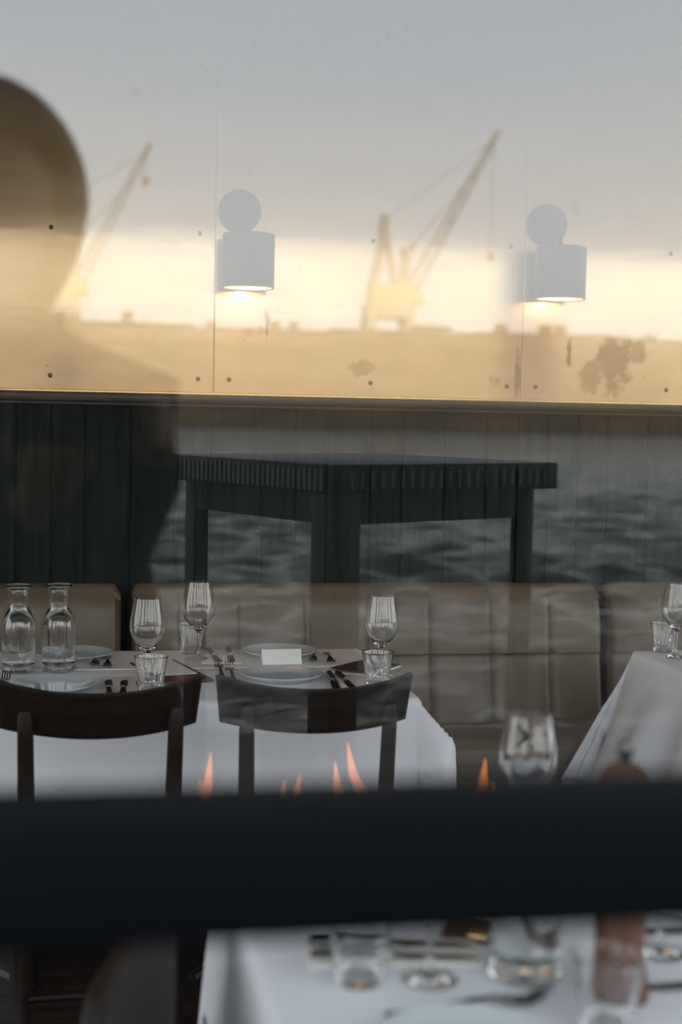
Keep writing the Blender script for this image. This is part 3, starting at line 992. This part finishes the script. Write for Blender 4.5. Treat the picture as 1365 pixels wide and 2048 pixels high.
plate((-.064, 2.712, TOP), 'white side plate at the front left setting below the carafes')
plate((.507, 2.808, TOP), 'white side plate in front of the place card')
plate((.548, 3.150, TOP + .0018), 'white side plate behind the place card')
plate((-.016, 3.150, TOP + .0018), 'white side plate behind the two carafes')
plate((.405, .650, TOP), 'blurred white plate at the bottom edge of the nearest table')
plate((.860, 1.06, TOP), 'blurred white plate at the right edge of the nearest table')


def fork_mesh():
    b = MB()
    b.slab([(-.100, .0075, .0015, .002, 0), (-.096, .0095, .0012, .0024, 0), (-.06, .0065, .003, .0028, 0), (0, .0038, .009, .003, 0), (.03, .0036, .0105, .003, 0), (.045, .009, .008, .0022, 0), (.056, .0118, .0055, .002, 0)])
    for k in range(4):
        x = -.0093 + k * .0062
        b.slab([(.055, .0026, .0055, .002, x), (.072, .0018, .004, .002, x), (.090, .0015, .0105, .0018, x), (.103, .0008, .0195, .0012, x)])
    return b


def fork(loc, rz, label, mat='dsteel', first={}):
    if mat in first:
        return dup(first[mat], loc, rz, label)
    t = thing('dinner_fork', label, 'fork', loc, rz, 'dinner forks')
    fork_mesh().build('fork_body', M[mat], t, sharp=50)
    first[mat] = t
    return t


def knife(loc, rz, label, first=[]):
    if first:
        return dup(first[0], loc, rz, label)
    t = thing('table_knife', label, 'knife', loc, rz, 'table knives')
    b = MB()
    b.slab([(-.001, .006, .0035, .0028, 0), (.012, .0085, .003, .0022, .001), (.04, .0098, .0022, .0018, .0015), (.075, .0098, .0014, .0016, .0015), (.092, .0075, .001, .0014, .003), (.103, .002, .001, .001, .006)])
    b.build('blade', M['dsteel'], t, sharp=40)
    hd = MB().tube([(0, -.108, .0062), (0, -.106, .0062), (0, -.09, .0062), (0, -.05, .006), (0, -.012, .0055), (0, .001, .005)], [.002, .0075, .009, .0078, .0062, .0055], 14, None, .62).build('handle', M['dsteel'], t)
    MB().tube([(0, -.018, .0057), (0, -.012, .0056), (0, -.006, .0055)], [.0066, .0072, .0062], 14, None, .72).build('bolster', M['steel'], hd)
    first.append(t)
    return t


def napkin(x, y_, w_, h_, rz, label, z=TOP):
    t = thing('napkin', label, 'napkin', (x, y_, z), rz, 'folded paper napkins')
    b = MB()
    b.box(-w_ / 2, w_ / 2, -h_ / 2, h_ / 2, 0, .0018); b.box(-w_ / 2 + .001, w_ / 2 - .002, -h_ / 2 + .002, h_ / 2 - .001, .0018, .0034)
    b.build('folded_sheet', M['napkin'], t, bevel=.0006)
    return t


napkin(.098, 2.72, .085, .28, R(1), 'folded white napkin under the front left knives')
napkin(.382, 3.125, .105, .19, R(-4), 'folded pale napkin under the far knives left of the far plate', TOP + .0018)
napkin(.685, 2.735, .085, .22, R(-4), 'pale napkin beside the front right knives')
napkin(.39, .948, .22, .09, R(-6), 'blurred pale napkin under the near knives')
NZ = TOP + .00185
knife((.069, 2.715, NZ), R(0), 'dark table knife at front left, nearer the plate')
knife((.105, 2.708, NZ), R(-2), 'dark table knife at front left, nearer the tumbler')
knife((.365, 3.130, NZ + .0018), R(180 + 4), 'dark table knife on the far napkin, nearer the wine glass')
knife((.410, 3.135, NZ + .0018), R(180 - 2), 'dark table knife on the far napkin, nearer the far plate')
knife((.632, 2.755, TOP + .001), R(176), 'dark table knife beside the front right plate, left of two')
knife((.664, 2.752, NZ), R(182), 'dark table knife beside the front right plate, right of two')
knife((.395, .972, NZ), R(-98), 'blurred dark table knife on the near napkin, farther of two')
knife((.390, .932, NZ), R(-97), 'blurred dark table knife on the near napkin, closer of two')
fork((-.185, 2.77, TOP), R(-3), 'dark fork at the left frame edge beside the front left plate')
fork((.361, 2.915, TOP), R(-2), 'dark fork left of the front right plate, farther left')
fork((.385, 2.865, TOP), R(-2), 'dark fork left of the front right plate, nearer the plate')
fork((.640, 3.115, TOP + .0018), R(180 - 10), 'dark fork right of the far plate, nearer the place card')
fork((.678, 3.085, TOP + .0018), R(180 - 6), 'dark fork right of the far plate, nearer the menu')
fork((.039, 3.09, TOP + .0018), R(181), 'dark fork right of the carafes, nearer the far left plate')
fork((.074, 3.06, TOP + .0018), R(178), 'dark fork right of the carafes, nearer the menu board')
fork((.440, .776, TOP), R(-84), 'blurred dark fork above the near plate')
knife((.760, .800, TOP), R(88), 'blurred dark table knife right of the pepper mill, closer of two')
knife((.800, .970, TOP), R(84), 'blurred dark table knife right of the pepper mill, farther of two')


# ------------------------------------------------------------------ menus, place card, mill
def menu_board(loc, rz, w_, h_, label, clip=False):
    t = thing('menu_board', label, 'menu', loc, rz, 'clipboard menus')
    MB().box(-w_ / 2, w_ / 2, -h_ / 2, h_ / 2, 0, .005).build('board', M['menu'], t, bevel=.001)
    MB().box(-w_ / 2 + .006, w_ / 2 - .012, -h_ / 2 + .085 * (h_ / .3), h_ / 2 - .004, .0051, .0062).build('paper', M['paper'], t)
    if clip:
        MB().box(-.013, .013, -h_ / 2 - .004, -h_ / 2 + .016, .005, .011).build('clip', M['clipm'], t, bevel=.002)
    return t


menu_board((.232, 2.922, TOP + .001), R(15), .125, .31, 'brown menu board with white paper between the left wine glasses')
menu_board((.557, 1.067, TOP + .001), R(-28), .10, .22, 'blurred brown menu board with a brass clip behind the near glasses', True)
mf = thing('menu_folder', 'dark maroon menu folder with white pages right of the far forks', 'menu', (.748, 2.925, TOP + .001), R(-38))
MB().box(-.062, .062, -.092, .092, 0, .004).build('pages', M['paper'], mf)
cv = MB()
cv.shell(6, 10, lambda u, v: (-.060 + .120 * u, -.088 + .182 * v, .0062 + .006 * (1 - v)), lambda u, v: (-.060 + .120 * u, -.088 + .182 * v, .0044 + .006 * (1 - v)))
cv.build('cover', M['maroon'], mf)

pc = MB()
for s in (-1, 1):
    pc.add([(-.054, 0, .0385), (.054, 0, .0385), (.054, s * .020, 0), (-.054, s * .020, 0), (-.054, s * .0012, .0375), (.054, s * .0012, .0375), (.054, s * .0185, 0), (-.054, s * .0185, 0)],
           [(0, 1, 2, 3), (7, 6, 5, 4), (2, 6, 7, 3), (1, 5, 6, 2), (0, 3, 7, 4)])
pc = pc.build('place_card', M['card'], None, flat=True)
pc.location = (.537, 3.03, TOP + .002)
pc.rotation_euler = (0, 0, R(2))
tag(pc, 'blank cream folded place card standing before the far plate', 'place card')

MZ = 1.045
ml = thing('pepper_mill', 'tall red brown wooden pepper mill on the nearest table', 'pepper mill', (.622, .785, TOP))
MB().lathe(smooth([(0, 0), (.034, 0), (.036, .004), (.035, .02), (.030, .045), (.0285, .075), (.031, .10), (.0345, .118), (.0345, .128), (.028, .134), (.030, .142), (.034, .15), (.031, .175), (.029, .19), (.029, .205), (0, .206)], 1), 40).build('body', M['mill'], ml)
MB().lathe(smooth([(0, .206), (.027, .206), (.032, .212), (.0345, .228), (.033, .244), (.026, .258), (.014, .266), (0, .268)], 1), 40).build('head', M['mill'], ml)
MB().lathe([(0, .266), (.006, .267), (.007, .272), (.009, .278), (.0085, .286), (.005, .291), (0, .292)], 20).build('knob', M['dsteel'], ml)
ml.scale = (1, 1, MZ)

# ------------------------------------------------------------------ the photographer
def skin_mesh(chains, radii, sub=1):
    vs, es, ids, rad = [], [], {}, []
    for c in chains:
        prev = None
        for key in c:
            if key not in ids:
                ids[key] = len(vs); vs.append(JOINT[key]); rad.append(radii[key])
            if prev is not None:
                es.append((ids[prev], ids[key]))
            prev = key
    me = bpy.data.meshes.new('tmp'); me.from_pydata(vs, es, [])
    ob = bpy.data.objects.new('tmp', me); COL.objects.link(ob)
    md = ob.modifiers.new('skin', 'SKIN'); md.use_smooth_shade = True
    for i, sv in enumerate(me.skin_vertices[0].data):
        r_ = rad[i]
        sv.radius = (r_, r_) if not isinstance(r_, tuple) else r_
        sv.use_root = (i == 0)
    s2 = ob.modifiers.new('sub', 'SUBSURF'); s2.levels = sub; s2.render_levels = sub
    dg = bpy.context.evaluated_depsgraph_get(); dg.update()
    out = bpy.data.meshes.new_from_object(ob.evaluated_get(dg))
    v = [tuple(p.co) for p in out.vertices]; f = [tuple(p.vertices) for p in out.polygons]
    bpy.data.objects.remove(ob); bpy.data.meshes.remove(me); bpy.data.meshes.remove(out)
    return v, f


PX, PY, PZ = -.095, -.97, .2
per = thing('person', 'photographer in black coat with dark hair holding a camera up at the window', 'person', (PX, PY, PZ))
# joints in person space (feet at z = 0, facing +Y)
cl = Vector((EYE.x - PX, EYE.y - PY - .055, EYE.z - PZ))     # camera body centre
JOINT = {'hip': (0, -.02, .80), 'waist': (0, -.03, .95), 'chest': (0, -.03, 1.12), 'sh': (0, -.03, 1.25), 'neck': (.0, .0, 1.31), 'nk2': (0, .055, 1.385)}
RADI = {'hip': (.14, .105), 'waist': (.125, .095), 'chest': (.145, .105), 'sh': (.12, .08), 'neck': .058, 'nk2': .056}
for s, n in ((-1, 'l'), (1, 'r')):
    JOINT.update({n + 'th': (s * .085, -.02, .74), n + 'kn': (s * .095, 0, .43), n + 'an': (s * .10, -.03, .07), n + 'to': (s * .115, .10, .03)})
    RADI.update({n + 'th': .082, n + 'kn': .052, n + 'an': .036, n + 'to': .03})
JOINT.update({'rs': (.155, -.04, 1.225), 're': (.112, -.03, 1.02), 'rw': (cl.x + .085, cl.y - .05, cl.z - .035), 'rp': (cl.x + .075, cl.y - .01, cl.z - .01),
              'ls': (-.155, -.04, 1.24), 'le': (-.13, .02, 1.02), 'lw': (cl.x - .045, cl.y - .02, cl.z - .105), 'lp': (cl.x - .02, cl.y + .005, cl.z - .07)})
RADI.update({'rs': .06, 're': .044, 'rw': .027, 'rp': .030, 'ls': .06, 'le': .044, 'lw': .027, 'lp': .030})
chains = [['hip', 'waist', 'chest', 'sh', 'neck', 'nk2'], ['sh', 'rs', 're', 'rw', 'rp'], ['sh', 'ls', 'le', 'lw', 'lp']]
for n in 'lr':
    chains.append(['hip', n + 'th', n + 'kn', n + 'an', n + 'to'])
for i in range(4):
    z = cl.z + .022 - .018 * i
    JOINT['rf%da' % i] = (cl.x + .080, cl.y + .010, z); JOINT['rf%db' % i] = (cl.x + .076, cl.y + .034, z); JOINT['rf%dc' % i] = (cl.x + .058, cl.y + .040 - .002 * i, z - .002)
    RADI['rf%da' % i] = .0098; RADI['rf%db' % i] = .0088; RADI['rf%dc' % i] = .0075 - .0006 * (i == 3)
    chains.append(['rp', 'rf%da' % i, 'rf%db' % i, 'rf%dc' % i])
    x = cl.x - .052 + .019 * i
    JOINT['lf%da' % i] = (x, cl.y + .026, cl.z - .062); JOINT['lf%db' % i] = (x + .002, cl.y + .040, cl.z - .050); JOINT['lf%dc' % i] = (x + .004, cl.y + .044, cl.z - .034)
    RADI['lf%da' % i] = .0098; RADI['lf%db' % i] = .0088; RADI['lf%dc' % i] = .0075
    chains.append(['lp', 'lf%da' % i, 'lf%db' % i, 'lf%dc' % i])
JOINT.update({'rt1': (cl.x + .066, cl.y - .034, cl.z + .008), 'rt2': (cl.x + .046, cl.y - .046, cl.z + .014), 'lt1': (cl.x - .066, cl.y + .0, cl.z - .052), 'lt2': (cl.x - .079, cl.y + .006, cl.z - .024)})
RADI.update({'rt1': .011, 'rt2': .009, 'lt1': .011, 'lt2': .009})
chains += [['rp', 'rt1', 'rt2'], ['lp', 'lt1', 'lt2']]
bodyb = MB(); bodyb.add(*skin_mesh(chains, RADI, 2))
HC = Vector((-.012, .10, 1.435))       # head centre


def headfn(u, v):
    a = 2 * PI * u; t_ = PI * v
    sx, sy, sz = math.sin(t_) * math.sin(a), math.sin(t_) * math.cos(a), math.cos(t_)
    x, y_, z = .076 * sx, .094 * sy, .112 * sz
    if z < 0:
        k = 1 + z * .5 - 15 * z * z * (1 if z < 0 else 0)
        x *= k; y_ *= (k + .14)
    if sy > 0:
        nose = math.exp(-(x / .013) ** 2 - ((z + .022) / .022) ** 2) * .013 + math.exp(-(x / .009) ** 2 - ((z - .005) / .02) ** 2) * .005
        eyes = sum(math.exp(-((x - s * .032) / .016) ** 2 - ((z - .004) / .011) ** 2) for s in (-1, 1)) * -.008
        mouth = math.exp(-(x / .022) ** 2 - ((z + .060) / .008) ** 2) * .004 - math.exp(-(x / .02) ** 2 - ((z + .061) / .002) ** 2) * .003
        brow = sum(math.exp(-((x - s * .03) / .02) ** 2 - ((z - .022) / .008) ** 2) for s in (-1, 1)) * .003
        y_ += nose + eyes + mouth + brow
    ear = math.exp(-((abs(x) - .072) / .010) ** 2 - (y_ / .014) ** 2 - ((z + .005) / .026) ** 2) * .014
    x += math.copysign(ear, x)
    return (HC.x + x, HC.y + y_, HC.z + z)


bodyb.grid(73, 49, headfn)
body = bodyb.build('body', M['skin'], per, sharp=180)
rm = body.modifiers.new('remesh', 'REMESH'); rm.mode = 'VOXEL'; rm.voxel_size = .0055; rm.use_smooth_shade = True
for s in (-1, 1):
    MB().lathe([(0, -.011), (.008, -.008), (.011, 0), (.008, .008), (0, .011)], 14, Matrix.Translation((HC.x + s * .032, HC.y + .0705, HC.z + .004))).build('eye', M['black'], per)
MB().tube([(HC.x - .022, HC.y + .077, HC.z - .060), (HC.x - .011, HC.y + .0835, HC.z - .0585), (HC.x, HC.y + .0855, HC.z - .060), (HC.x + .011, HC.y + .0835, HC.z - .0585), (HC.x + .022, HC.y + .077, HC.z - .060)], [.002, .0048, .0055, .0048, .002], 10, None, .8).build('lips', pbr('lips', (.16, .05, .045), .5), per)
for s in (-1, 1):
    MB().tube([(HC.x + s * .016, HC.y + .090, HC.z + .022), (HC.x + s * .032, HC.y + .086, HC.z + .0265), (HC.x + s * .047, HC.y + .074, HC.z + .021)], [.0028, .0032, .0014], 8).build('eyebrow', M['hair'], per)
C2 = ['hip', 'waist', 'chest', 'sh', 'neck']
RC = {k: (tuple(q + .022 for q in r_) if isinstance(r_, tuple) else r_ + .018) for k, r_ in RADI.items()}
JOINT['hem'] = (0, -.02, .56); RC['hem'] = (.31, .16); RC['hip'] = (.255, .14); RC['waist'] = (.225, .125)
v_, f_ = skin_mesh([['hem', 'hip', 'waist', 'chest', 'sh', 'neck'], ['sh', 'rs', 're', 'rw'], ['sh', 'ls', 'le', 'lw']], RC, 2)
MB().add(v_, f_).build('coat', M['coat'], per, sharp=180)
for n in 'lr':
    v_, f_ = skin_mesh([[n + 'th', n + 'kn', n + 'an']], {n + 'th': .095, n + 'kn': .066, n + 'an': .052}, 2)
    MB().add(v_, f_).build('trouser_leg', M['coat'], per, sharp=180)
    x = JOINT[n + 'an'][0]
    MB().tube([(x, -.075, .032), (x, -.05, .042), (x, .03, .042), (x * 1.1, .11, .033), (x * 1.15, .155, .026)], [.022, .036, .04, .036, .016], 14, None, .9).build('shoe', M['rubber'], per, subsurf=1)


def hairfn(u, v):
    a = 2 * PI * u; t_ = PI * (.02 + .79 * v)
    sx, sy, sz = math.sin(t_) * math.sin(a), math.sin(t_) * math.cos(a), math.cos(t_)
    wv = 1 + .025 * math.sin(a * 9) + .012 * math.sin(a * 23 + 5 * v)
    x, y_, z = (.104 * sx * wv), .114 * sy * wv - .018, (.130 * sz)
    if sy > 0 and z < .060:          # leave the face open
        y_ = min(y_, .022)
    if z < 0:
        z *= 1.25; x *= 1 - .9 * abs(z)
    return (HC.x + x, HC.y + y_ - .012, HC.z + z + .018)


hb = MB(); hb.grid(65, 41, hairfn); hb.build('hair', M['hair'], per, sharp=180, solid=.012)

# the camera in the photographer's hands (its lens just behind the viewpoint)
pcx = thing('photo_camera', 'black camera held by the photographer outside the window', 'camera')
pcx.matrix_world = Matrix.Translation(EYE - fw * .012) @ CAMROT
cb = MB().box(-.066, .066, -.042, .040, .038, .070); cb.box(-.022, .022, .040, .058, .040, .066); cb.box(.036, .064, -.042, .044, .030, .072)
cb.build('camera_body', M['black'], pcx, bevel=.005, seg=3)
ln_ = MB().lathe([(0, .040), (.030, .040), (.031, .020), (.029, .018), (.029, .002), (.026, 0), (.024, .004), (.022, .012), (0, .014)], 32).build('lens', M['black'], pcx, sharp=30)
MB().lathe([(0, .009), (.012, .0105), (.0225, .0145), (0, .0150)], 32).build('lens_glass', M['wick'], ln_)
MB().lathe([(0, .047), (.008, .047), (.009, .045), (.009, .040), (0, .040)], 20, Matrix.Translation((.045, 0, .052)) @ Matrix.Rotation(R(-90), 4, 'X')).build('shutter_button', M['steel'], pcx)
